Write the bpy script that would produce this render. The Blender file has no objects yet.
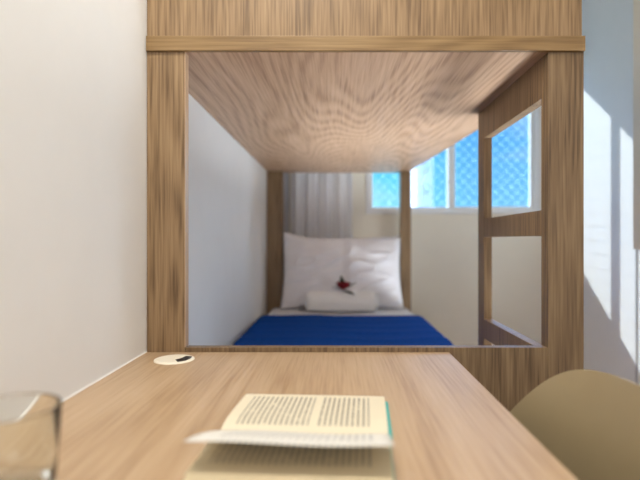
import bpy, bmesh, math, random
from mathutils import Vector, Matrix, noise as mnoise

random.seed(7)
sc = bpy.context.scene
COL = sc.collection
H = 0.994            # eye height above the floor; heights below are written relative to the eye
PI = math.pi


# ------------------------------------------------------------------ helpers
def bx(bm, x0, x1, y0, y1, z0, z1):
    vs = [bm.verts.new(p) for p in ((x0, y0, z0), (x1, y0, z0), (x1, y1, z0), (x0, y1, z0),
                                    (x0, y0, z1), (x1, y0, z1), (x1, y1, z1), (x0, y1, z1))]
    for f in ((0, 3, 2, 1), (4, 5, 6, 7), (0, 1, 5, 4), (1, 2, 6, 5), (2, 3, 7, 6), (3, 0, 4, 7)):
        bm.faces.new([vs[i] for i in f])
    return vs


def box(x0, x1, y0, y1, z0, z1):
    bm = bmesh.new()
    bx(bm, x0, x1, y0, y1, z0, z1)
    return bm


def grid(fn, nu, nv, closed_u=False):
    bm = bmesh.new()
    rows = []
    for j in range(nv + 1):
        rows.append([bm.verts.new(fn(i / nu, j / nv)) for i in range(nu if closed_u else nu + 1)])
    for j in range(nv):
        n = nu
        for i in range(n):
            k = (i + 1) % nu if closed_u else i + 1
            bm.faces.new((rows[j][i], rows[j][k], rows[j + 1][k], rows[j + 1][i]))
    return bm


def tube(bm, pts, r, seg=8, cap=True, r_end=None):
    rings = []
    n = len(pts)
    for i, p in enumerate(pts):
        p = Vector(p)
        a = Vector(pts[max(i - 1, 0)])
        b = Vector(pts[min(i + 1, n - 1)])
        t = (b - a).normalized()
        up = Vector((0, 0, 1)) if abs(t.z) < 0.9 else Vector((1, 0, 0))
        u = t.cross(up).normalized()
        v = t.cross(u).normalized()
        rr = r if r_end is None else r + (r_end - r) * i / (n - 1)
        rings.append([bm.verts.new(p + u * rr * math.cos(2 * PI * k / seg) + v * rr * math.sin(2 * PI * k / seg))
                      for k in range(seg)])
    for i in range(n - 1):
        for k in range(seg):
            bm.faces.new((rings[i][k], rings[i][(k + 1) % seg], rings[i + 1][(k + 1) % seg], rings[i + 1][k]))
    if cap:
        bm.faces.new(rings[0][::-1])
        bm.faces.new(rings[-1])


def lathe(profile, cx, cy, z0, seg=48):
    bm = bmesh.new()
    rings = []
    for (r, z) in profile:
        if r < 1e-6:
            rings.append([bm.verts.new((cx, cy, z0 + z))])
        else:
            rings.append([bm.verts.new((cx + r * math.cos(2 * PI * k / seg), cy + r * math.sin(2 * PI * k / seg), z0 + z))
                          for k in range(seg)])
    for a, b in zip(rings[:-1], rings[1:]):
        for k in range(seg):
            k2 = (k + 1) % seg
            if len(a) == 1 and len(b) == 1:
                continue
            if len(a) == 1:
                bm.faces.new((a[0], b[k2], b[k]))
            elif len(b) == 1:
                bm.faces.new((a[k], a[k2], b[0]))
            else:
                bm.faces.new((a[k], a[k2], b[k2], b[k]))
    return bm


def worldloc(o):
    v = Vector((0, 0, 0))
    while o is not None:
        v += o.location
        o = o.parent
    return v


def obj(name, bm, mat, parent=None, bevel=0.0, smooth=False, loc=None, segs=2):
    """link a bmesh written in eye-relative coordinates as ONE mesh object"""
    bmesh.ops.recalc_face_normals(bm, faces=bm.faces)
    base = worldloc(parent) if parent else Vector(loc if loc else (0, 0, H)) - Vector((0, 0, 0))
    if parent is None and loc is not None:
        base = Vector(loc)
    for v in bm.verts:
        v.co = Vector((v.co.x, v.co.y, v.co.z + H)) - base
    me = bpy.data.meshes.new(name)
    bm.to_mesh(me)
    bm.free()
    for p in me.polygons:
        p.use_smooth = smooth
    me.materials.append(mat)
    o = bpy.data.objects.new(name, me)
    COL.objects.link(o)
    if parent:
        o.parent = parent
    else:
        o.location = base
    if bevel:
        m = o.modifiers.new('bevel', 'BEVEL')
        m.width = bevel
        m.segments = segs
        m.limit_method = 'ANGLE'
    return o


def tag(o, label=None, cat=None, group=None, kind=None):
    if label:
        o['label'] = label
    if cat:
        o['category'] = cat
    if group:
        o['group'] = group
    if kind:
        o['kind'] = kind
    return o


def thing(name, loc, label=None, cat=None, group=None, kind=None):
    o = bpy.data.objects.new(name, None)
    o.empty_display_size = 0.05
    COL.objects.link(o)
    o.location = (loc[0], loc[1], loc[2] + H)
    return tag(o, label, cat, group, kind)


def struct(name, bm, mat, **k):
    return tag(obj(name, bm, mat, **k), kind='structure')


# ------------------------------------------------------------------ materials
def new_mat(name):
    m = bpy.data.materials.new(name)
    m.use_nodes = True
    nt = m.node_tree
    return m, nt, nt.nodes['Principled BSDF']


def N(nt, t, **k):
    n = nt.nodes.new(t)
    for a, b in k.items():
        setattr(n, a, b)
    return n


def setin(n, **k):
    for a, b in k.items():
        n.inputs[a.replace('_', ' ')].default_value = b
    return n


def mathn(nt, op, a, b=None, c=None):
    n = N(nt, 'ShaderNodeMath', operation=op)
    for i, v in enumerate((a, b, c)):
        if v is None:
            continue
        if isinstance(v, (int, float)):
            n.inputs[i].default_value = v
        else:
            nt.links.new(v, n.inputs[i])
    return n.outputs[0]


def ramp(nt, fac, stops):
    r = N(nt, 'ShaderNodeValToRGB')
    els = r.color_ramp.elements
    while len(els) < len(stops):
        els.new(0.5)
    for e, (p, c) in zip(els, stops):
        e.position = p
        e.color = c if len(c) == 4 else (*c, 1)
    nt.links.new(fac, r.inputs[0])
    return r.outputs[0]


def mixc(nt, fac, a, b, blend='MIX'):
    n = N(nt, 'ShaderNodeMix', data_type='RGBA', blend_type=blend)
    for sock, v in ((n.inputs[0], fac), (n.inputs[6], a), (n.inputs[7], b)):
        if isinstance(v, (int, float)):
            sock.default_value = v
        elif isinstance(v, tuple):
            sock.default_value = v if len(v) == 4 else (*v, 1)
        else:
            nt.links.new(v, sock)
    return n.outputs[2]


def bump(nt, bsdf, h, strength, dist=0.01):
    b = N(nt, 'ShaderNodeBump')
    b.inputs['Strength'].default_value = strength
    b.inputs['Distance'].default_value = dist
    nt.links.new(h, b.inputs['Height'])
    nt.links.new(b.outputs[0], bsdf.inputs['Normal'])


def wood(name, axis, light, mid, dark, rough=0.42, fig=0.5, seed=0.0, fibre=1.0, ring=26.0, wide=2.4):
    m, nt, b = new_mat(name)
    tc = N(nt, 'ShaderNodeTexCoord')
    mp = N(nt, 'ShaderNodeMapping')
    s = [1.0, 1.0, 1.0]
    s[axis] = 0.14
    mp.inputs['Scale'].default_value = s
    mp.inputs['Location'].default_value = (seed, seed * 1.7, seed * 0.6)
    nt.links.new(tc.outputs['Object'], mp.inputs[0])
    # cathedral figure: contour lines of a field stretched along the grain
    n1 = setin(N(nt, 'ShaderNodeTexNoise'), Scale=wide, Detail=2.0, Roughness=0.45)
    nt.links.new(mp.outputs[0], n1.inputs['Vector'])
    w = mathn(nt, 'SINE', mathn(nt, 'MULTIPLY', n1.outputs[0], ring * 6.28))
    w = mathn(nt, 'MULTIPLY_ADD', w, 0.5, 0.5)
    # pores and fibres
    mp2 = N(nt, 'ShaderNodeMapping')
    s2 = [1.0, 1.0, 1.0]
    s2[axis] = 0.035
    mp2.inputs['Scale'].default_value = s2
    mp2.inputs['Location'].default_value = (seed, seed, seed)
    nt.links.new(tc.outputs['Object'], mp2.inputs[0])
    n2 = setin(N(nt, 'ShaderNodeTexNoise'), Scale=180.0, Detail=2.0, Roughness=0.5)
    nt.links.new(mp2.outputs[0], n2.inputs['Vector'])
    n3 = setin(N(nt, 'ShaderNodeTexNoise'), Scale=38.0, Detail=4.0, Roughness=0.6)
    nt.links.new(mp2.outputs[0], n3.inputs['Vector'])
    f = mathn(nt, 'MULTIPLY_ADD', w, 0.30 * fig, mathn(nt, 'MULTIPLY', n2.outputs[0], 0.55 * fibre))
    f = mathn(nt, 'MULTIPLY_ADD', n3.outputs[0], 0.22, f)
    f = mathn(nt, 'ADD', f, 0.5 - 0.15 * fig - 0.275 * fibre - 0.11)
    c = ramp(nt, f, [(0.28, dark), (0.5, mid), (0.72, light)])
    nt.links.new(c, b.inputs['Base Color'])
    b.inputs['Roughness'].default_value = rough
    b.inputs['Specular IOR Level'].default_value = 0.45
    bump(nt, b, n2.outputs[0], 0.12, 0.002)
    return m


def plain(name, col, rough=0.6, noise_s=0.0, noise_a=0.06, bmp=0.0, spec=0.4, metal=0.0, sheen=0.0):
    m, nt, b = new_mat(name)
    b.inputs['Roughness'].default_value = rough
    b.inputs['Metallic'].default_value = metal
    b.inputs['Specular IOR Level'].default_value = spec
    if sheen:
        b.inputs['Sheen Weight'].default_value = sheen
    if noise_s:
        tc = N(nt, 'ShaderNodeTexCoord')
        n = setin(N(nt, 'ShaderNodeTexNoise'), Scale=noise_s, Detail=4.0, Roughness=0.6)
        nt.links.new(tc.outputs['Object'], n.inputs['Vector'])
        lo = tuple(max(0, c * (1 - noise_a)) for c in col)
        hi = tuple(min(1, c * (1 + noise_a)) for c in col)
        nt.links.new(ramp(nt, n.outputs[0], [(0.3, lo), (0.7, hi)]), b.inputs['Base Color'])
        if bmp:
            bump(nt, b, n.outputs[0], bmp, 0.01)
    else:
        b.inputs['Base Color'].default_value = (*col, 1)
    return m


OAK_L, OAK_M, OAK_D = (0.32, 0.213, 0.113), (0.235, 0.147, 0.073), (0.115, 0.067, 0.031)
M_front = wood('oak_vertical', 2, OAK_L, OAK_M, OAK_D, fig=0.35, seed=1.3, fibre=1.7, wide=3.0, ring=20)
M_front_shade = wood('oak_vertical_shaded', 2, tuple(c * 0.74 for c in OAK_L), tuple(c * 0.72 for c in OAK_M), tuple(c * 0.72 for c in OAK_D), fig=0.35, seed=7.3, fibre=1.7, wide=3.0, ring=20)  # same oak darkened; shade on right stile and lower panel is painted in
M_ladder = wood('oak_ladder', 2, OAK_L, OAK_M, OAK_D, fig=0.3, seed=5.1, fibre=1.5, wide=3.0, ring=20)
M_strip = wood('oak_horizontal', 0, (0.30, 0.195, 0.088), (0.22, 0.133, 0.053), (0.12, 0.065, 0.024), fig=0.4, seed=2.2, wide=4)
M_soffit = wood('oak_soffit', 1, (0.60, 0.41, 0.275), (0.50, 0.325, 0.205), (0.31, 0.18, 0.105), fig=0.55, seed=3.7, ring=44, wide=2.0, rough=0.45)
M_desk = wood('oak_desk', 1, (0.52, 0.375, 0.245), (0.45, 0.31, 0.187), (0.32, 0.20, 0.11), fig=0.45, seed=8.4, ring=14, wide=2.2, rough=0.38)
M_edge_lit = wood('oak_edge_lit', 2, (0.62, 0.45, 0.30), (0.54, 0.37, 0.235), (0.42, 0.27, 0.15), fig=0.2, seed=6.0)  # lighter wood tone stands for sky light on the stile's inner edge
M_wall = plain('wall_paint', (0.825, 0.82, 0.805), 0.75, 9.0, 0.012, 0.02)
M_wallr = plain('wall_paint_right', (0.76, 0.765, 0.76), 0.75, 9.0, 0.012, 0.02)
M_wallb = plain('wall_paint_cream', (0.85, 0.80, 0.69), 0.75, 9.0, 0.012, 0.02)
M_ceil = plain('ceiling_paint', (0.82, 0.81, 0.79), 0.8, 12.0, 0.01)
M_floor = wood('floor_boards', 1, (0.5, 0.36, 0.24), (0.42, 0.29, 0.18), (0.3, 0.19, 0.11), fig=0.5, seed=11)
M_white = plain('white_lacquer', (0.82, 0.83, 0.84), 0.35, spec=0.5)
M_caulk = plain('white_sealant', (0.88, 0.86, 0.82), 0.5)
M_seam = plain('grey_joint', (0.36, 0.36, 0.36), 0.6)
M_cab = plain('cabinet_cream', (0.62, 0.56, 0.46), 0.45, 5.0, 0.02)
M_sheet = plain('white_cotton', (0.80, 0.79, 0.82), 0.85, 60.0, 0.02, 0.03, sheen=0.2)
M_pillow = plain('pillow_cotton', (0.84, 0.83, 0.87), 0.85, 14.0, 0.03, 0.06, sheen=0.2)
M_towel = plain('terry_towel', (0.92, 0.915, 0.91), 0.95, 260.0, 0.06, 0.4, sheen=0.4)
M_blue = plain('navy_blanket', (0.0008, 0.05, 0.26), 0.9, 120.0, 0.25, 0.2, spec=0.08)
M_chair = plain('khaki_plastic', (0.31, 0.24, 0.137), 0.34, 30.0, 0.02, spec=0.5)
M_beech = wood('beech_legs', 2, (0.66, 0.47, 0.28), (0.58, 0.39, 0.22), (0.46, 0.29, 0.15), fig=0.3, seed=4)
M_black = plain('black_plastic', (0.012, 0.010, 0.012), 0.5)
M_cream = plain('cream_plastic', (0.83, 0.77, 0.64), 0.4)
M_red = plain('red_petals', (0.26, 0.008, 0.022), 0.55, 80.0, 0.3)
M_green = plain('dark_leaf', (0.012, 0.022, 0.012), 0.5, 60.0, 0.3)
M_yellow = plain('pollen', (0.6, 0.35, 0.04), 0.7)
M_paper = plain('book_paper', (0.78, 0.69, 0.49), 0.8, 30.0, 0.02)
M_cover = plain('turquoise_cover', (0.05, 0.42, 0.38), 0.4)
M_metal = plain('brushed_metal', (0.6, 0.6, 0.6), 0.35, metal=1.0)
M_tower = plain('tower_plaster', (0.62, 0.46, 0.42), 0.8, 0.4, 0.05)
M_towerw = plain('tower_window', (0.48, 0.40, 0.38), 0.6)
M_shaft = plain('tower_corner', (0.85, 0.68, 0.64), 0.8, 0.4, 0.03)
M_rubber = plain('rubber', (0.03, 0.03, 0.03), 0.7)


def cloth_translucent(name, col, trans):
    m, nt, b = new_mat(name)
    b.inputs['Base Color'].default_value = (*col, 1)
    b.inputs['Roughness'].default_value = 0.9
    t = N(nt, 'ShaderNodeBsdfTranslucent')
    t.inputs[0].default_value = (*col, 1)
    mx = N(nt, 'ShaderNodeMixShader')
    mx.inputs[0].default_value = trans
    out = nt.nodes['Material Output']
    nt.links.new(b.outputs[0], mx.inputs[1])
    nt.links.new(t.outputs[0], mx.inputs[2])
    nt.links.new(mx.outputs[0], out.inputs[0])
    tc = N(nt, 'ShaderNodeTexCoord')
    n = setin(N(nt, 'ShaderNodeTexNoise'), Scale=300.0, Detail=2.0)
    nt.links.new(tc.outputs['Object'], n.inputs['Vector'])
    nt.links.new(ramp(nt, n.outputs[0], [(0.3, tuple(c * .93 for c in col)), (0.7, col)]), b.inputs['Base Color'])
    return m


M_sheer = cloth_translucent('white_sheer', (0.93, 0.93, 0.97), 0.5)
M_grey = cloth_translucent('grey_blackout', (0.52, 0.515, 0.54), 0.05)


def cord_mat():
    m = bpy.data.materials.new('net_cord')
    m.use_nodes = True
    nt = m.node_tree
    nt.nodes.remove(nt.nodes['Principled BSDF'])
    tl = N(nt, 'ShaderNodeBsdfTranslucent')
    tl.inputs[0].default_value = (0.30, 0.42, 0.50, 1)
    tr = N(nt, 'ShaderNodeBsdfTransparent')
    mx = N(nt, 'ShaderNodeMixShader')
    mx.inputs[0].default_value = 0.45
    nt.links.new(tl.outputs[0], mx.inputs[1])
    nt.links.new(tr.outputs[0], mx.inputs[2])
    nt.links.new(mx.outputs[0], nt.nodes['Material Output'].inputs[0])
    return m


M_cord = cord_mat()


def pane_mat():
    m = bpy.data.materials.new('window_pane')
    m.use_nodes = True
    nt = m.node_tree
    nt.nodes.remove(nt.nodes['Principled BSDF'])
    tr = N(nt, 'ShaderNodeBsdfTransparent')
    tr.inputs[0].default_value = (0.93, 0.97, 0.97, 1)
    gl = N(nt, 'ShaderNodeBsdfGlossy')
    gl.inputs['Roughness'].default_value = 0.02
    fr = N(nt, 'ShaderNodeFresnel')
    fr.inputs[0].default_value = 1.35
    mx = N(nt, 'ShaderNodeMixShader')
    nt.links.new(fr.outputs[0], mx.inputs[0])
    nt.links.new(tr.outputs[0], mx.inputs[1])
    nt.links.new(gl.outputs[0], mx.inputs[2])
    nt.links.new(mx.outputs[0], nt.nodes['Material Output'].inputs[0])
    return m


M_pane = pane_mat()


def glass_mat():
    m, nt, b = new_mat('tumbler_glass')
    b.inputs['Base Color'].default_value = (0.95, 0.97, 0.95, 1)
    b.inputs['Roughness'].default_value = 0.01
    b.inputs['IOR'].default_value = 1.38
    b.inputs['Transmission Weight'].default_value = 1.0
    return m


M_glass = glass_mat()


def text_mat(name, paper, ink, u0, u1, v0, v1, gap=None, period=0.0078, strength=0.8):
    """printed page: object x runs along the spine (line after line), object y runs along each line"""
    m, nt, b = new_mat(name)
    tc = N(nt, 'ShaderNodeTexCoord')
    sp = N(nt, 'ShaderNodeSeparateXYZ')
    nt.links.new(tc.outputs['Object'], sp.inputs[0])
    x, y = sp.outputs[0], sp.outputs[1]
    ph = mathn(nt, 'FRACT', mathn(nt, 'DIVIDE', x, period))
    line = mathn(nt, 'LESS_THAN', mathn(nt, 'ABSOLUTE', mathn(nt, 'SUBTRACT', ph, 0.5)), 0.23)
    cell = mathn(nt, 'FLOOR', mathn(nt, 'DIVIDE', x, period))
    cv = N(nt, 'ShaderNodeCombineXYZ')
    nt.links.new(mathn(nt, 'MULTIPLY', cell, 3.7), cv.inputs[0])
    nt.links.new(mathn(nt, 'MULTIPLY', y, 130.0), cv.inputs[1])
    nz = setin(N(nt, 'ShaderNodeTexNoise'), Scale=1.0, Detail=1.0)
    nt.links.new(cv.outputs[0], nz.inputs['Vector'])
    word = mathn(nt, 'GREATER_THAN', nz.outputs[0], 0.33)
    # glyph grain
    cv2 = N(nt, 'ShaderNodeCombineXYZ')
    nt.links.new(mathn(nt, 'MULTIPLY', x, 900.0), cv2.inputs[0])
    nt.links.new(mathn(nt, 'MULTIPLY', y, 700.0), cv2.inputs[1])
    nz2 = setin(N(nt, 'ShaderNodeTexNoise'), Scale=1.0, Detail=1.0)
    nt.links.new(cv2.outputs[0], nz2.inputs['Vector'])
    gly = mathn(nt, 'MULTIPLY_ADD', nz2.outputs[0], 0.9, 0.35)
    # ragged end of each line
    cv3 = N(nt, 'ShaderNodeCombineXYZ')
    nt.links.new(mathn(nt, 'MULTIPLY', cell, 1.37), cv3.inputs[0])
    nz3 = setin(N(nt, 'ShaderNodeTexNoise'), Scale=5.0, Detail=0.0)
    nt.links.new(cv3.outputs[0], nz3.inputs['Vector'])
    rag = mathn(nt, 'MULTIPLY_ADD', nz3.outputs[0], 0.006, v1 - 0.005)

    def between(v, a, c):
        return mathn(nt, 'MULTIPLY', mathn(nt, 'GREATER_THAN', v, a), mathn(nt, 'LESS_THAN', v, c))
    mask = mathn(nt, 'MULTIPLY', between(x, u0, u1), between(y, v0, rag))
    if gap:
        mask = mathn(nt, 'MULTIPLY', mask, mathn(nt, 'SUBTRACT', 1.0, between(x, gap[0], gap[1])))
    f = mathn(nt, 'MULTIPLY', mathn(nt, 'MULTIPLY', line, word), mathn(nt, 'MULTIPLY', mask, gly))
    f = mathn(nt, 'MULTIPLY', f, strength)
    f = mathn(nt, 'MINIMUM', f, 1.0)
    nt.links.new(mixc(nt, f, paper, ink), b.inputs['Base Color'])
    b.inputs['Roughness'].default_value = 0.8
    return m


# ------------------------------------------------------------------ the setting
XL, XR, YB, YR, ZF, ZC = -0.413, 1.333, 3.2, -1.9, -H, 1.60
WX0, WX1, WZ0, WZ1 = 0.19, 1.29, 0.165, 1.29
T = 0.12
struct('floor', box(XL - T, XR + T, YR - T, YB + T, ZF - 0.08, ZF), M_floor)
struct('ceiling', box(XL - T, XR + T, YR - T, YB + T, ZC, ZC + 0.08), M_ceil)
struct('wall_left', box(XL - T, XL, YR - T, YB + T, ZF, ZC), M_wall)
struct('wall_right', box(XR, XR + T, YR - T, YB + T, ZF, ZC), M_wallr)
struct('wall_rear', box(XL, XR, YR - T, YR, ZF, ZC), M_wall)
bm = bmesh.new()
bx(bm, XL, WX0, YB, YB + T, ZF, ZC)
bx(bm, WX1, XR, YB, YB + T, ZF, ZC)
bx(bm, WX0, WX1, YB, YB + T, ZF, WZ0)
bx(bm, WX0, WX1, YB, YB + T, WZ1, ZC)
struct('wall_back', bm, M_wallb)
struct('trim_1', box(XL, XL + 0.0022, 0.10, 1.099, -0.2442, -0.2424), M_caulk)
struct('trim_2', box(XR - 0.004, XR, 2.232, 2.242, ZF, 1.45), M_seam)
struct('baseboard_right', box(XR - 0.012, XR, YR, 2.23, ZF, ZF + 0.07), M_white)
struct('baseboard_back', box(0.6, XR - 0.012, YB - 0.012, YB, ZF, ZF + 0.07), M_white)

# sliding window in the back wall
win = thing('window_1', ((WX0 + WX1) / 2, YB, WZ0), kind='structure')
bm = bmesh.new()
F = 0.036
bx(bm, WX0, WX0 + F, YB - 0.012, YB + 0.075, WZ0, WZ1)
bx(bm, WX1 - F, WX1, YB - 0.012, YB + 0.075, WZ0, WZ1)
bx(bm, WX0 + F, WX1 - F, YB - 0.012, YB + 0.075, WZ0, WZ0 + F)
bx(bm, WX0 + F, WX1 - F, YB - 0.012, YB + 0.075, WZ1 - F, WZ1)
obj('window_frame', bm, M_white, win, 0.003)


def sash(x0, x1, y0, y1, wl, wr):
    z0, z1 = WZ0 + F, WZ1 - F
    bm = bmesh.new()
    b = 0.010
    bx(bm, x0, x0 + wl, y0, y1, z0, z1)
    bx(bm, x1 - wr, x1, y0, y1, z0, z1)
    bx(bm, x0 + wl, x1 - wr, y0, y1, z0, z0 + b)
    bx(bm, x0 + wl, x1 - wr, y0, y1, z1 - b, z1)
    s = obj('window_sash', bm, M_white, win, 0.002)
    ym = (y0 + y1) / 2
    obj('pane', box(x0 + wl, x1 - wr, ym - 0.002, ym + 0.002, z0 + b, z1 - b), M_pane, s)


sash(WX0 + F, 0.735, YB + 0.034, YB + 0.060, 0.008, 0.022)
sash(0.715, WX1 - F, YB + 0.002, YB + 0.028, 0.040, 0.022)

# safety net outside the window: knotted diamond mesh
bm = bmesh.new()
YN = YB + 0.15
s = 0.050
nx0, nx1, nz0, nz1 = WX0 - 0.05, WX1 + 0.05, WZ0 - 0.06, WZ1 + 0.06


def clip(p, d):
    ts = []
    t0, t1 = -9.0, 9.0
    for a, lo, hi in ((0, nx0, nx1), (1, nz0, nz1)):
        ta, tb = (lo - p[a]) / d[a], (hi - p[a]) / d[a]
        t0, t1 = max(t0, min(ta, tb)), min(t1, max(ta, tb))
    return (t0, t1) if t1 - t0 > 0.01 else None


for sg in (1, -1):
    for k in range(-60, 60):
        p = (nx0 + k * s * 1.4142, nz0)
        c = clip(p, (1, sg))
        if c:
            tube(bm, [(p[0] + c[0], YN, p[1] + sg * c[0]), (p[0] + c[1], YN, p[1] + sg * c[1])], 0.0009, 4, False)
tube(bm, [(nx0, YN, nz0), (nx1, YN, nz0)], 0.004, 6)
tube(bm, [(nx0, YN, nz1), (nx1, YN, nz1)], 0.004, 6)
tube(bm, [(nx0, YN, nz0), (nx0, YN, nz1)], 0.004, 6)
tube(bm, [(nx1, YN, nz0), (nx1, YN, nz1)], 0.004, 6)
for (x, z) in ((nx0, nz0), (nx1, nz0), (nx0, nz1), (nx1, nz1)):
    tube(bm, [(x, YN, z), (x, YB + T, z)], 0.004, 6)
tag(obj('safety_net', bm, M_cord), 'diamond mesh safety net stretched outside the window', 'safety net')

# pale tower block seen through the window
tw = thing('tower_block', (5.35, 31.0, -22.0), 'pale tall tower block outside, seen through the left window sash', 'building')
bm = box(4.98, 5.78, 30.0, 32.0, -22, 14)
obj('tower_wall', bm, M_tower, tw)
bm = box(4.70, 4.98, 29.7, 32.0, -22, 14.5)
obj('corner_shaft', bm, M_shaft, tw)
for k in range(16):
    z = -8 + k * 1.35
    obj('window', box(5.2, 5.55, 29.96, 30.0, z, z + 0.55), M_towerw, tw)

# ------------------------------------------------------------------ bunk bed
YF0, YF1 = 1.10, 1.125
bed = thing('bunk_bed', (0.0, 2.0, ZF), 'oak bunk bed with framed end and side ladder standing against left wall', 'bunk bed')
XO = 0.540
XI = 0.462
XS = -0.3285
ZS = 0.410
st = obj('stile', box(XL + 0.001, XS - 0.0012, YF0, YF1, ZF, ZS), M_front, bed, 0.0008)
obj('edge_band', box(XS - 0.0012, XS, YF0, YF1, -0.234, ZS), M_edge_lit, st)
obj('stile', box(XI, XO, YF0, YF1, ZF, ZS), M_front_shade, bed, 0.0012)
obj('lower_end_panel', box(XS + 0.0002, XI - 0.0002, YF0 + 0.0004, YF1, ZF, -0.2345), M_front_shade, bed, 0.0012)
obj('upper_end_panel', box(XL + 0.001, XO - 0.004, YF0, YF1, ZS + 0.033, 0.86), M_front, bed, 0.0012)
obj('end_rail', box(XL + 0.001, XO + 0.001, YF0 - 0.006, YF0 + 0.004, ZS, ZS + 0.033), M_strip, bed, 0.0015)
# underside / base of the upper bunk, a little narrower at the head end
bm = bmesh.new()
y0, y1 = YF0 + 0.004, 3.09
prof = [(XL + 0.001, y0), (XO - 0.002, y0), (XO - 0.002, 1.75), (0.446, 2.97), (0.446, y1), (XL + 0.001, y1)]
lo = [bm.verts.new((x, y, ZS)) for x, y in prof]
hi = [bm.verts.new((x, y, ZS + 0.03)) for x, y in prof]
bm.faces.new(lo[::-1])
bm.faces.new(hi)
for i in range(len(prof)):
    j = (i + 1) % len(prof)
    bm.faces.new((lo[i], lo[j], hi[j], hi[i]))
obj('bunk_base', bm, M_soffit, bed, 0.001)
# ladder panel on the open side
LD = tag(obj('ladder', box(XI, XI + 0.025, 1.577, 1.642, ZF, ZS), M_ladder, bed, 0.001), 'ladder panel with rungs on the open side')
obj('rung', box(XI, XI + 0.025, 1.136, 1.577, 0.318, ZS), M_ladder, LD, 0.001)
obj('rung', box(XI, XI + 0.025, 1.136, 1.577, 0.009, 0.067), M_ladder, LD, 0.001)
obj('rung', box(XI, XI + 0.025, 1.136, 1.577, -0.307, -0.2465), M_ladder, LD, 0.001)
obj('rung', box(XI, XI + 0.025, 1.136, 1.577, -0.62, -0.56), M_ladder, LD, 0.001)
obj('ladder_stile', box(XI, XI + 0.025, YF1, 1.136, ZF, ZS), M_ladder, LD)
# head end
obj('head_post', box(XL + 0.001, -0.318, 3.0, 3.09, ZF, ZS), M_front, bed, 0.0015)
obj('head_post', box(0.386, 0.446, 3.0, 3.09, ZF, ZS), M_front, bed, 0.0015)
obj('headboard', box(-0.318, 0.386, 3.035, 3.06, ZF, -0.234), M_front, bed, 0.001)
obj('mattress_base', box(XL + 0.002, 0.446, YF1, 3.0, -0.61, -0.585), M_desk, bed, 0.001)
obj('side_rail', box(0.446, 0.460, 1.642, 3.0, -0.66, -0.545), M_ladder, bed, 0.001)
bed_z = -0.398


def rounded_slab(x0, x1, y0, y1, z0, z1, r, n=4, amp=0.0, nx=20, ny=30):
    bm = box(x0, x1, y0, y1, z0, z1)
    return bm


mt = obj('mattress', box(-0.383, 0.436, 1.145, 2.995, -0.585, bed_z), M_sheet, bevel=0.035, smooth=True,
         loc=(0.02, 2.07, -0.585 + H), segs=5)
tag(mt, 'single mattress in white fitted sheet on the lower bunk', 'mattress')


# blue blanket laid across the mattress and hanging down its open side
def blanket(u, v):
    # cross-section: from left side, over the top, down the right side
    xa, xb, drop = -0.388, 0.442, 0.10
    r = 0.035
    y = 1.150 + v * (2.53 - 1.150)
    L = (xb - xa) - 2 * r
    segs = [drop, r * PI / 2, L, r * PI / 2, drop]
    tot = sum(segs)
    s = u * tot
    zt = bed_z + 0.012
    if s < segs[0]:
        x, z = xa, zt - r - (segs[0] - s)
    elif s < segs[0] + segs[1]:
        a = (s - segs[0]) / r
        x, z = xa + r - r * math.cos(a), zt - r + r * math.sin(a)
    elif s < tot - segs[4] - segs[3]:
        x, z = xa + r + (s - segs[0] - segs[1]), zt
    elif s < tot - segs[4]:
        a = (s - (tot - segs[4] - segs[3])) / r
        x, z = xb - r + r * math.sin(a), zt - r + r * math.cos(a)
    else:
        x, z = xb, zt - r - (s - (tot - segs[4]))
    n = mnoise.noise(Vector((x * 4, y * 9, 1.0)))
    z += 0.004 * max(0, n) + 0.0025 * max(0, math.sin(y * 46 + 3 * mnoise.noise(Vector((x * 3, y * 2, 4)))))
    y += 0.006 * mnoise.noise(Vector((x * 5, 0.3, v))) if v > 0.9 else 0
    return (x, y, z)


bl = obj('blanket', grid(blanket, 70, 120), M_blue, smooth=True, loc=(0.02, 1.9, bed_z + H))
sd = bl.modifiers.new('thick', 'SOLIDIFY')
sd.thickness = 0.008
sd.offset = 1.0
tag(bl, 'royal blue blanket spread over the lower bunk mattress', 'blanket')


# pillow leaning on the headboard
def pillow_bm():
    W, Hh, D = 0.352, 0.232, 0.075
    bm = bmesh.new()
    n = 56
    lays = []
    for side in (1, -1):
        rows = []
        for j in range(n + 1):
            row = []
            for i in range(n + 1):
                u, v = -1 + 2 * i / n, -1 + 2 * j / n
                # straight-ish seams pulled slightly inward, corners standing out
                x = u * W * (1 - 0.05 * (1 - v * v))
                z = v * Hh * (1 - 0.07 * (1 - u * u))
                if u > 0.6 and v > 0.6:
                    k = (u - 0.6) * (v - 0.6) / 0.16
                    x += -0.008 * k
                    z += -0.006 * k
                if u < -0.6 and v > 0.6:
                    k = (-u - 0.6) * (v - 0.6) / 0.16
                    z += 0.030 * k
                    x += 0.006 * k
                e = (max(0.0, 1 - abs(u) ** 2.6) * max(0.0, 1 - abs(v) ** 2.6)) ** 0.55
                y = side * D * e
                w = mnoise.noise(Vector((x * 9 + 3 * z, z * 5, side * 3.0)))
                w2 = 1 - abs(mnoise.noise(Vector((x * 5 + z * 9, z * 12 - x * 6, side + 7.0)))) * 2
                y += side * e * (0.016 * w + 0.014 * max(0, w2) ** 2)
                # soft centre crease
                y -= side * e * 0.010 * math.exp(-(x - 0.01) ** 2 / 0.0004) * (1 if side < 0 else 0)
                row.append(bm.verts.new((x, y, z)))
            rows.append(row)
        lays.append(rows)
        for j in range(n):
            for i in range(n):
                q = (rows[j][i], rows[j][i + 1], rows[j + 1][i + 1], rows[j + 1][i])
                bm.faces.new(q if side < 0 else q[::-1])
    bmesh.ops.remove_doubles(bm, verts=bm.verts, dist=0.0004)
    return bm, Hh


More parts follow.
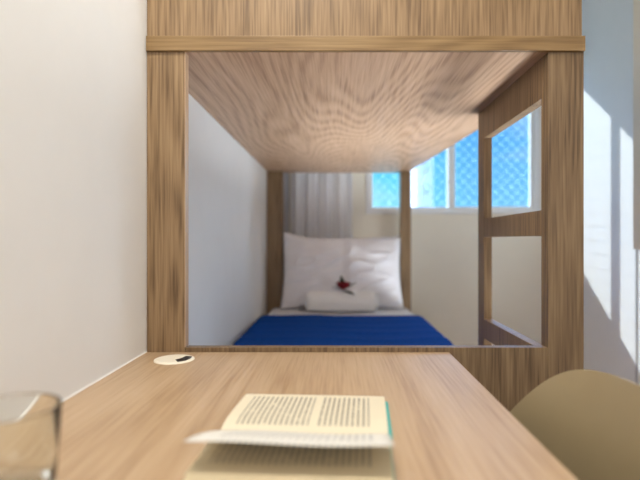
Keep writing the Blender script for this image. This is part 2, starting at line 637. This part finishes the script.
bm, Hh = pillow_bm()
tilt = Matrix.Rotation(math.radians(-13), 4, 'X')
for v in bm.verts:
    p = tilt @ Vector((v.co.x, v.co.y, v.co.z + Hh))
    if p.z < 0.0:
        p.z *= 0.15
    v.co = Vector((p.x + 0.034, p.y + 2.872, p.z * 0.925 + bed_z + 0.004))
pl = obj('pillow', bm, M_pillow, smooth=True, loc=(0.034, 2.86, bed_z + H))
tag(pl, 'large white pillow propped upright at the head of the lower bunk', 'pillow')


# rolled towel in front of the pillow
def towel_bm():
    bm = bmesh.new()
    pts = []
    turns = 2.6
    n = 90
    for i in range(n + 1):
        t = i / n
        a = t * turns * 2 * PI + 1.2
        r = 0.012 + t * 0.049
        pts.append((math.cos(a) * r, math.sin(a) * r))
    rows = []
    nx = 30
    for k in range(nx + 1):
        x = -1 + 2 * k / nx
        X = x * 0.188
        e = 1 - 0.16 * max(0, (abs(x) - 0.88) / 0.12) ** 2
        row = []
        for (a, c) in pts:
            w = 1 + 0.05 * mnoise.noise(Vector((X * 12, a * 20, c * 20)))
            row.append(bm.verts.new((X + 0.010 * math.sin(a * 60), a * e * w * 1.05, c * e * w * 0.95)))
        rows.append(row)
    for k in range(nx):
        for i in range(n):
            bm.faces.new((rows[k][i], rows[k][i + 1], rows[k + 1][i + 1], rows[k + 1][i]))
    return bm


bm = towel_bm()
TY = 2.762
rz = Matrix.Rotation(math.radians(-2), 4, 'Z')
for v in bm.verts:
    p = rz @ v.co
    v.co = Vector((p.x + 0.034, p.y + TY, p.z + bed_z + 0.066))
tw_ = obj('rolled_towel', bm, M_towel, smooth=True, loc=(0.034, TY, bed_z + H))
m = tw_.modifiers.new('thick', 'SOLIDIFY')
m.thickness = 0.007
m.offset = 0
tag(tw_, 'rolled white towel lying in front of the pillow', 'towel')

# red flower with dark leaves on the towel
FX, FY, FZ = 0.040, TY - 0.012, bed_z + 0.066 + 0.056
fl = thing('flower', (FX, FY, FZ), 'small dark red flower with leaves resting on the rolled towel', 'flower')


def leaf_bm(length, width, ang, el, curl, base=(0, 0, 0)):
    def f(u, v):
        s = u
        w = width * math.sin(PI * min(1, s * 0.96 + 0.03)) ** 0.8 * (v - 0.5) * 2
        zz = curl * s * s + abs(v - 0.5) * 0.25 * width
        p = Vector((s * length, w, zz))
        p = Matrix.Rotation(-el, 4, 'Y') @ p
        p = Matrix.Rotation(ang, 4, 'Z') @ p
        return (p.x + FX + base[0], p.y + FY + base[1], p.z + FZ + base[2])
    return grid(f, 8, 4)


for k in range(6):
    a = k * PI / 3 + 0.3
    o = obj('petal', leaf_bm(0.060, 0.027, a, 0.7, 0.006, (0, 0, 0.004)), M_red, fl, smooth=True)
for (L, w, a, el) in ((0.085, 0.018, 0.15, 0.55), (0.085, 0.015, 1.9, 1.15), (0.075, 0.015, -0.6, -0.25), (0.07, 0.013, 2.9, 0.25)):
    obj('leaf', leaf_bm(L, w, a, el, -0.004, (0, 0, 0.003)), M_green, fl, smooth=True)
bm = bmesh.new()
bmesh.ops.create_uvsphere(bm, u_segments=12, v_segments=8, radius=0.007)
for v in bm.verts:
    v.co += Vector((FX, FY, FZ + 0.012))
obj('flower_centre', bm, M_green, fl, smooth=True)


# curtains between the bunk and the back wall
def curtain(x0, x1, folds, amp, yc, z0, z1, ph):
    def f(u, v):
        x = x0 + u * (x1 - x0)
        a = u * folds * 2 * PI + ph
        y = yc + amp * math.sin(a) + amp * 0.4 * math.sin(2.3 * a + 1)
        y += 0.004 * mnoise.noise(Vector((x * 8, v * 3, 2)))
        return (x + 0.007 * math.cos(a), y, z0 + v * (z1 - z0))
    return grid(f, 120, 16)


c1 = obj('curtain', curtain(-0.402, -0.285, 2.5, 0.014, 3.140, ZF + 0.03, 1.43, 0.5), M_grey, smooth=True, loc=(-0.31, 3.14, ZF + 0.03 + H))
tag(c1, 'grey blackout curtain bunched in the corner behind the bed head', 'curtain')
c2 = obj('curtain', curtain(-0.277, 0.105, 4.3, 0.014, 3.140, ZF + 0.03, 1.43, 2.2), M_sheer, smooth=True, loc=(-0.05, 3.14, ZF + 0.03 + H))
tag(c2, 'white sheer curtain hanging between grey curtain and window', 'curtain')
rod = thing('curtain_rod', (0.4, 3.14, 1.445), 'slim metal curtain rod fixed above the window', 'curtain rod')
bm = bmesh.new()
tube(bm, [(XL + 0.02, 3.14, 1.445), (1.30, 3.14, 1.445)], 0.010, 14)
obj('rod', bm, M_metal, rod, smooth=True)
for x in (-0.25, 1.1):
    bm = bmesh.new()
    tube(bm, [(x, 3.14, 1.445), (x, YB, 1.445)], 0.007, 10)
    bx(bm, x - 0.02, x + 0.02, YB - 0.005, YB, 1.42, 1.47)
    obj('bracket', bm, M_metal, rod)

# ------------------------------------------------------------------ desk
DZ = -0.244
DXR = 0.2465
desk = thing('desk', (-0.08, 0.6, ZF), 'long oak desk fixed along left wall, ending at the bunk', 'desk')
obj('desk_top', box(XL + 0.0008, DXR, 0.10, YF0 - 0.0005, DZ - 0.028, DZ), M_desk, desk, 0.0015)
obj('side_panel', box(XL + 0.01, DXR - 0.02, 0.12, 0.145, ZF, DZ - 0.028), M_front, desk, 0.001)
obj('apron', box(XL + 0.001, XL + 0.021, 0.145, YF0 - 0.001, DZ - 0.16, DZ - 0.028), M_front, desk, 0.001)
# round cable grommet let into the desk top
GX, GY = -0.3290, 1.028
g = obj('cable_grommet', lathe([(0.0, 0.0028), (0.034, 0.0030), (0.0365, 0.0030), (0.0395, 0.0020), (0.0402, -0.002), (0.034, -0.004), (0.0, -0.004)],
                               GX, GY, DZ, 56), M_cream, desk, smooth=True)
tag(g, 'round cream cable grommet')
bm = bmesh.new()
pts = [(0.006, -0.012), (0.016, -0.030), (0.028, -0.020), (0.0335, 0.002), (0.031, 0.017), (0.018, 0.020), (0.014, 0.000)]
lo = [bm.verts.new((GX + x, GY + y, DZ + 0.0026)) for x, y in pts]
hi = [bm.verts.new((GX + x, GY + y, DZ + 0.0036)) for x, y in pts]
bm.faces.new(lo[::-1])
bm.faces.new(hi)
for i in range(len(pts)):
    j = (i + 1) % len(pts)
    bm.faces.new((lo[i], lo[j], hi[j], hi[i]))
tag(obj('cable_opening', bm, M_black, g), 'dark opening in the cap')

# ------------------------------------------------------------------ open book
book = thing('book', (-0.040, 0.620, DZ), 'open paperback book with one leaf lifting, lying on the desk', 'book')
book.rotation_euler.z = math.radians(-3.4)
PW = 0.1038          # half length of the spine
PZ = 0.0135


def bobj(name, bm, mat, parent=book, smooth=True):
    """mesh written in the book's own coordinates: x along the spine, y away from it"""
    bmesh.ops.recalc_face_normals(bm, faces=bm.faces)
    me = bpy.data.meshes.new(name)
    bm.to_mesh(me)
    bm.free()
    for p in me.polygons:
        p.use_smooth = smooth
    me.materials.append(mat)
    o = bpy.data.objects.new(name, me)
    COL.objects.link(o)
    o.parent = parent
    return o


def page_z(t, thick):          # t: 0 at the spine, 1 at the fore edge
    return 0.003 + thick * (0.45 + 0.55 * math.sin(min(1, t * 3.2) * PI / 2)) * (1 - 0.22 * t * t)


def block_bm(sgn, depth, thick):
    bm = bmesh.new()
    n, mx = 24, 8
    top, bot = [], []
    for j in range(n + 1):
        t = j / n
        sl = 0.004 * sgn
        top.append([bm.verts.new((-PW + 2 * PW * i / mx, sgn * depth * t, page_z(t, thick))) for i in range(mx + 1)])
        bot.append([bm.verts.new((-PW + 2 * PW * i / mx, sgn * depth * t + (sl if j == n else 0), 0.0026)) for i in range(mx + 1)])
    for j in range(n):
        for i in range(mx):
            bm.faces.new((top[j][i], top[j][i + 1], top[j + 1][i + 1], top[j + 1][i]))
            bm.faces.new((bot[j][i], bot[j + 1][i], bot[j + 1][i + 1], bot[j][i + 1]))
        bm.faces.new((top[j][0], top[j + 1][0], bot[j + 1][0], bot[j][0]))
        bm.faces.new((top[j][mx], bot[j][mx], bot[j + 1][mx], top[j + 1][mx]))
    for i in range(mx):
        bm.faces.new((top[n][i], top[n][i + 1], bot[n][i + 1], bot[n][i]))
        bm.faces.new((top[0][i], bot[0][i], bot[0][i + 1], top[0][i + 1]))
    return bm


INK = (0.10, 0.09, 0.085)
PAPER = (0.68, 0.61, 0.46)
M_far = text_mat('far_page', PAPER, INK, -0.088, 0.081, 0.015, 0.127, gap=(0.004, 0.0145), period=0.0070, strength=0.8)
M_near = text_mat('near_page', (0.74, 0.63, 0.41), (0.10, 0.085, 0.06), -0.088, 0.085, -0.098, -0.010, period=0.0070, strength=0.6)
M_leaf = text_mat('leaf_page', (0.68, 0.66, 0.61), (0.2, 0.2, 0.22), -0.08, 0.085, -0.098, -0.02, strength=0.6)
FD, ND = 0.1375, 0.121
cv = bmesh.new()
bx(cv, -PW - 0.002, PW + 0.002, 0.004, FD + 0.004, 0.0004, 0.0024)
bx(cv, -PW - 0.002, PW + 0.002, -ND - 0.004, -0.004, 0.0004, 0.0024)
bx(cv, -PW - 0.002, PW + 0.002, -0.004, 0.004, 0.0004, 0.0022)
# pages have slipped sideways so the far cover peeps out
for v in cv.verts:
    if v.co.y > 0.003 and v.co.x > 0:
        v.co.x += 0.0035
tag(bobj('cover', cv, M_cover, smooth=False), 'turquoise paper cover')
tag(bobj('page_block', block_bm(1, FD, 0.0108), M_far, smooth=False), 'far page block with two paragraphs')
tag(bobj('page_block', block_bm(-1, ND, 0.010), M_near, smooth=False), 'near page block in the leaf\'s shade')


def leaf(u, v):
    t = v
    # from the spine, arching up and reaching towards the reader
    y = -0.004 - 0.124 * t
    z = 0.0095 + (0.033 + 0.003 * u) * t + 0.003 * math.sin(t * PI) + 0.001 * math.sin(u * 7)
    return (-PW + 2 * PW * u, y, z + 0.003 * t - 0.003 * u * math.sin(min(1, t * 1.6) * PI / 2))


lf = bobj('leaf', grid(leaf, 16, 20), M_leaf)
m = lf.modifiers.new('thick', 'SOLIDIFY')
m.thickness = 0.0007
tag(lf, 'single leaf lifting off the near pages')

# ------------------------------------------------------------------ drinking glass
gx, gy = -0.2955, 0.452
R = 0.0445
prof = [(0.0, 0.0003), (0.034, 0.0003), (0.0365, 0.002), (0.0390, 0.010), (0.0420, 0.050), (R, 0.0925), (R - 0.0003, 0.0937), (R - 0.0009, 0.0941),
        (R - 0.0015, 0.0937), (R - 0.0018, 0.0925), (0.0404, 0.050), (0.0385, 0.030), (0.036, 0.0245), (0.029, 0.0215), (0.0, 0.0205)]
gl = obj('drinking_glass', lathe(prof, gx, gy, DZ, 72), M_glass, smooth=True, loc=(gx, gy, DZ + H))
tag(gl, 'clear empty drinking glass on the desk beside left wall', 'glass')

# ------------------------------------------------------------------ chair pushed under the desk
CX, CY = 0.128, 0.625
chair = thing('chair', (CX, CY, ZF), 'khaki moulded plastic shell chair pulled up to the desk', 'chair')
PR = [(-0.205, 0.425), (-0.20, 0.445), (-0.10, 0.438), (0.02, 0.430), (0.11, 0.440), (0.165, 0.480), (0.195, 0.55),
      (0.212, 0.63), (0.227, 0.71), (0.243, 0.775), (0.252, 0.812)]


def prof_at(t):
    t = max(0, min(0.9999, t)) * (len(PR) - 1)
    i = int(t)
    f = t - i

    def P(k):
        return Vector(PR[max(0, min(len(PR) - 1, k))])
    a, b, c, d = P(i - 1), P(i), P(i + 1), P(i + 2)
    return 0.5 * ((2 * b) + (c - a) * f + (2 * a - 5 * b + 4 * c - d) * f * f + (3 * b - a - 3 * c + d) * f ** 3)


def shell(u, v):
    w = -1 + 2 * u
    # the upper edge drops towards the sides, giving the rounded back
    vm = 1 - 0.26 * abs(w) ** 3.4
    t = v * vm
    p = prof_at(t)
    back = max(0.0, min(1.0, (t - 0.42) / 0.25))
    half = 0.225 + 0.03 * math.sin(PI * min(1, t * 1.15)) - 0.012 * back
    wrap = 0.085 * back * abs(w) ** 2.4
    lift = 0.045 * (1 - back) * abs(w) ** 3
    x = CX + p.x - wrap
    z = ZF + p.y + lift
    y = CY + w * half * (1 - 0.06 * (1 - min(1, t * 6)))
    return (x, y, z)


sh = obj('shell', grid(shell, 40, 48), M_chair, chair, smooth=True)
m = sh.modifiers.new('thick', 'SOLIDIFY')
m.thickness = 0.007
m.offset = 0
m = sh.modifiers.new('round', 'BEVEL')
m.width = 0.002
m.segments = 2
m.limit_method = 'ANGLE'
m = sh.modifiers.new('sub', 'SUBSURF')
m.levels = 1
m.render_levels = 1
for sx in (-1, 1):
    for sy in (-1, 1):
        bm = bmesh.new()
        tube(bm, [(CX + sx * 0.10, CY + sy * 0.10, ZF + 0.418), (CX + sx * 0.20, CY + sy * 0.20, ZF)], 0.017, 12, True, 0.011)
        leg = obj('leg', bm, M_beech, chair, smooth=False)
bm = bmesh.new()
bx(bm, CX - 0.06, CX + 0.06, CY - 0.06, CY + 0.06, ZF + 0.400, ZF + 0.428)
obj('mounting_plate', bm, M_black, chair)
for a in (1, -1):
    for zz, e, rr in ((0.405, 0.105, 0.006), (0.22, 0.150, 0.004)):
        bm = bmesh.new()
        tube(bm, [(CX - e, CY - e * a, ZF + zz), (CX + e, CY + e * a, ZF + zz)], rr, 8)
        obj('leg_brace', bm, M_black, chair)

# ------------------------------------------------------------------ hanging cabinet on the right wall
cab = thing('wall_cabinet', (1.19, 1.45, -0.035), 'cream wall cabinet hung on right wall at the photo\'s right edge', 'cabinet')
obj('cabinet_body', box(1.048, XR, 1.15, 1.755, -0.035, 1.25), M_cab, cab, 0.002)
obj('door', box(1.030, 1.0475, 1.153, 1.451, -0.032, 1.247), M_cab, cab, 0.002)
obj('door', box(1.030, 1.0475, 1.454, 1.752, -0.032, 1.247), M_cab, cab, 0.002)

# ------------------------------------------------------------------ ceiling lamp (above the desk, out of the frame)
LX, LY = 0.0, 0.0
lamp = thing('ceiling_lamp', (LX, LY, ZC - 0.05), 'round white ceiling lamp above the desk', 'lamp')
obj('lamp_base', lathe([(0, 0), (0.18, 0), (0.18, -0.02), (0.165, -0.02), (0.165, -0.008), (0, -0.008)], LX, LY, ZC, 48), M_white, lamp)


def area(name, loc, rot, size, energy, col, shape='DISK', sy=None):
    d = bpy.data.lights.new(name, 'AREA')
    d.shape = shape
    d.size = size
    if sy:
        d.size_y = sy
    d.energy = energy
    d.color = col
    o = bpy.data.objects.new(name, d)
    COL.objects.link(o)
    o.location = (loc[0], loc[1], loc[2] + H)
    o.rotation_euler = rot
    return o


area('ceiling_light', (LX, LY, ZC - 0.03), (0, 0, 0), 0.32, 13.0, (1.0, 0.95, 0.87))
area('reading_light', (-0.20, 0.60, 1.15), (0, math.radians(-12), 0), 0.25, 8.0, (1.0, 0.95, 0.85))
area('rear_window_light', (0.45, YR + 0.06, 0.35), (math.radians(90), 0, 0), 1.3, 11.0, (0.97, 0.97, 1.0), 'RECTANGLE', 1.2)

bf = area('bunk_fill', (0.82, 1.85, -0.96), (math.radians(180), math.radians(-45), 0), 0.5, 28.0, (0.90, 0.955, 1.0), 'RECTANGLE', 1.2)  # fill added near the floor to brighten the lower bunk; no fixture there
bf.data.spread = math.radians(112)

sun = bpy.data.lights.new('sun', 'SUN')
sun.energy = 10
sun.angle = math.radians(0.35)
sun.color = (0.97, 0.98, 1.0)
so = bpy.data.objects.new('sun', sun)
COL.objects.link(so)
dirv = Vector((0.74, -1.0, -0.80)).normalized()
so.rotation_euler = dirv.to_track_quat('-Z', 'Y').to_euler()

# sky
w = bpy.data.worlds.new('sky')
sc.world = w
w.use_nodes = True
nt = w.node_tree
bg = nt.nodes['Background']
tc = N(nt, 'ShaderNodeTexCoord')
sp = N(nt, 'ShaderNodeSeparateXYZ')
nt.links.new(tc.outputs['Generated'], sp.inputs[0])
c1 = ramp(nt, sp.outputs[2], [(0.0, (0.34, 0.70, 0.95)), (0.06, (0.20, 0.58, 0.95)), (0.22, (0.09, 0.40, 0.88)), (0.36, (0.15, 0.40, 0.90)), (1.0, (0.15, 0.36, 0.85))])
c2 = ramp(nt, sp.outputs[2], [(0.0, (0.30, 0.80, 0.98)), (0.10, (0.16, 0.74, 0.97)), (0.22, (0.11, 0.55, 0.94)), (0.36, (0.15, 0.40, 0.90)), (1.0, (0.15, 0.36, 0.85))])
az = N(nt, 'ShaderNodeMapRange')
az.inputs[1].default_value = 0.11
az.inputs[2].default_value = 0.26
nt.links.new(sp.outputs[0], az.inputs[0])
c = mixc(nt, az.outputs[0], c2, c1)
n = setin(N(nt, 'ShaderNodeTexNoise'), Scale=3.0, Detail=5.0, Roughness=0.55)
mp = N(nt, 'ShaderNodeMapping')
mp.inputs['Scale'].default_value = (1, 1, 5)
nt.links.new(tc.outputs['Generated'], mp.inputs[0])
nt.links.new(mp.outputs[0], n.inputs['Vector'])
cl = ramp(nt, n.outputs[0], [(0.50, (0, 0, 0)), (0.78, (0.55, 0.55, 0.55))])
sky_c = mixc(nt, cl, c, (0.80, 0.88, 0.95))
up = N(nt, 'ShaderNodeMapRange')
up.inputs[1].default_value = 0.30
up.inputs[2].default_value = 0.60
up.inputs[3].default_value = 0.95
up.inputs[4].default_value = 15.0
nt.links.new(sp.outputs[2], up.inputs[0])
# sky boost right of the window, unseen, added to light the bunk wall
fill_az = N(nt, 'ShaderNodeMapRange')
fill_az.inputs[1].default_value = 0.39
fill_az.inputs[2].default_value = 0.52
fill_az.inputs[3].default_value = 0.0
fill_az.inputs[4].default_value = 20.0
nt.links.new(sp.outputs[0], fill_az.inputs[0])
front = mathn(nt, 'GREATER_THAN', sp.outputs[1], 0.0)
fill_f = mathn(nt, 'MULTIPLY', fill_az.outputs[0], front)
nt.links.new(mathn(nt, 'MAXIMUM', up.outputs[0], fill_f), bg.inputs[1])
fill_c = mixc(nt, mathn(nt, 'MINIMUM', mathn(nt, 'MULTIPLY', fill_f, 0.05), 1.0), sky_c, (0.62, 0.80, 1.0))
nt.links.new(fill_c, bg.inputs[0])

# ------------------------------------------------------------------ camera
cd = bpy.data.cameras.new('camera')
cam = bpy.data.objects.new('camera', cd)
COL.objects.link(cam)
cam.location = (0, 0, H)
cam.rotation_euler = (math.radians(90), 0, 0)
cd.sensor_width = 36.0
cd.lens = 505 / 640 * 36
cd.shift_x = -16 / 640
cd.clip_start = 0.02
cd.dof.use_dof = True
cd.dof.focus_distance = 1.06
cd.dof.aperture_fstop = 2.2
sc.camera = cam

sc.view_settings.view_transform = 'Standard'
sc.view_settings.look = 'None'
sc.view_settings.exposure = 0.2
sc.view_settings.gamma = 1.0
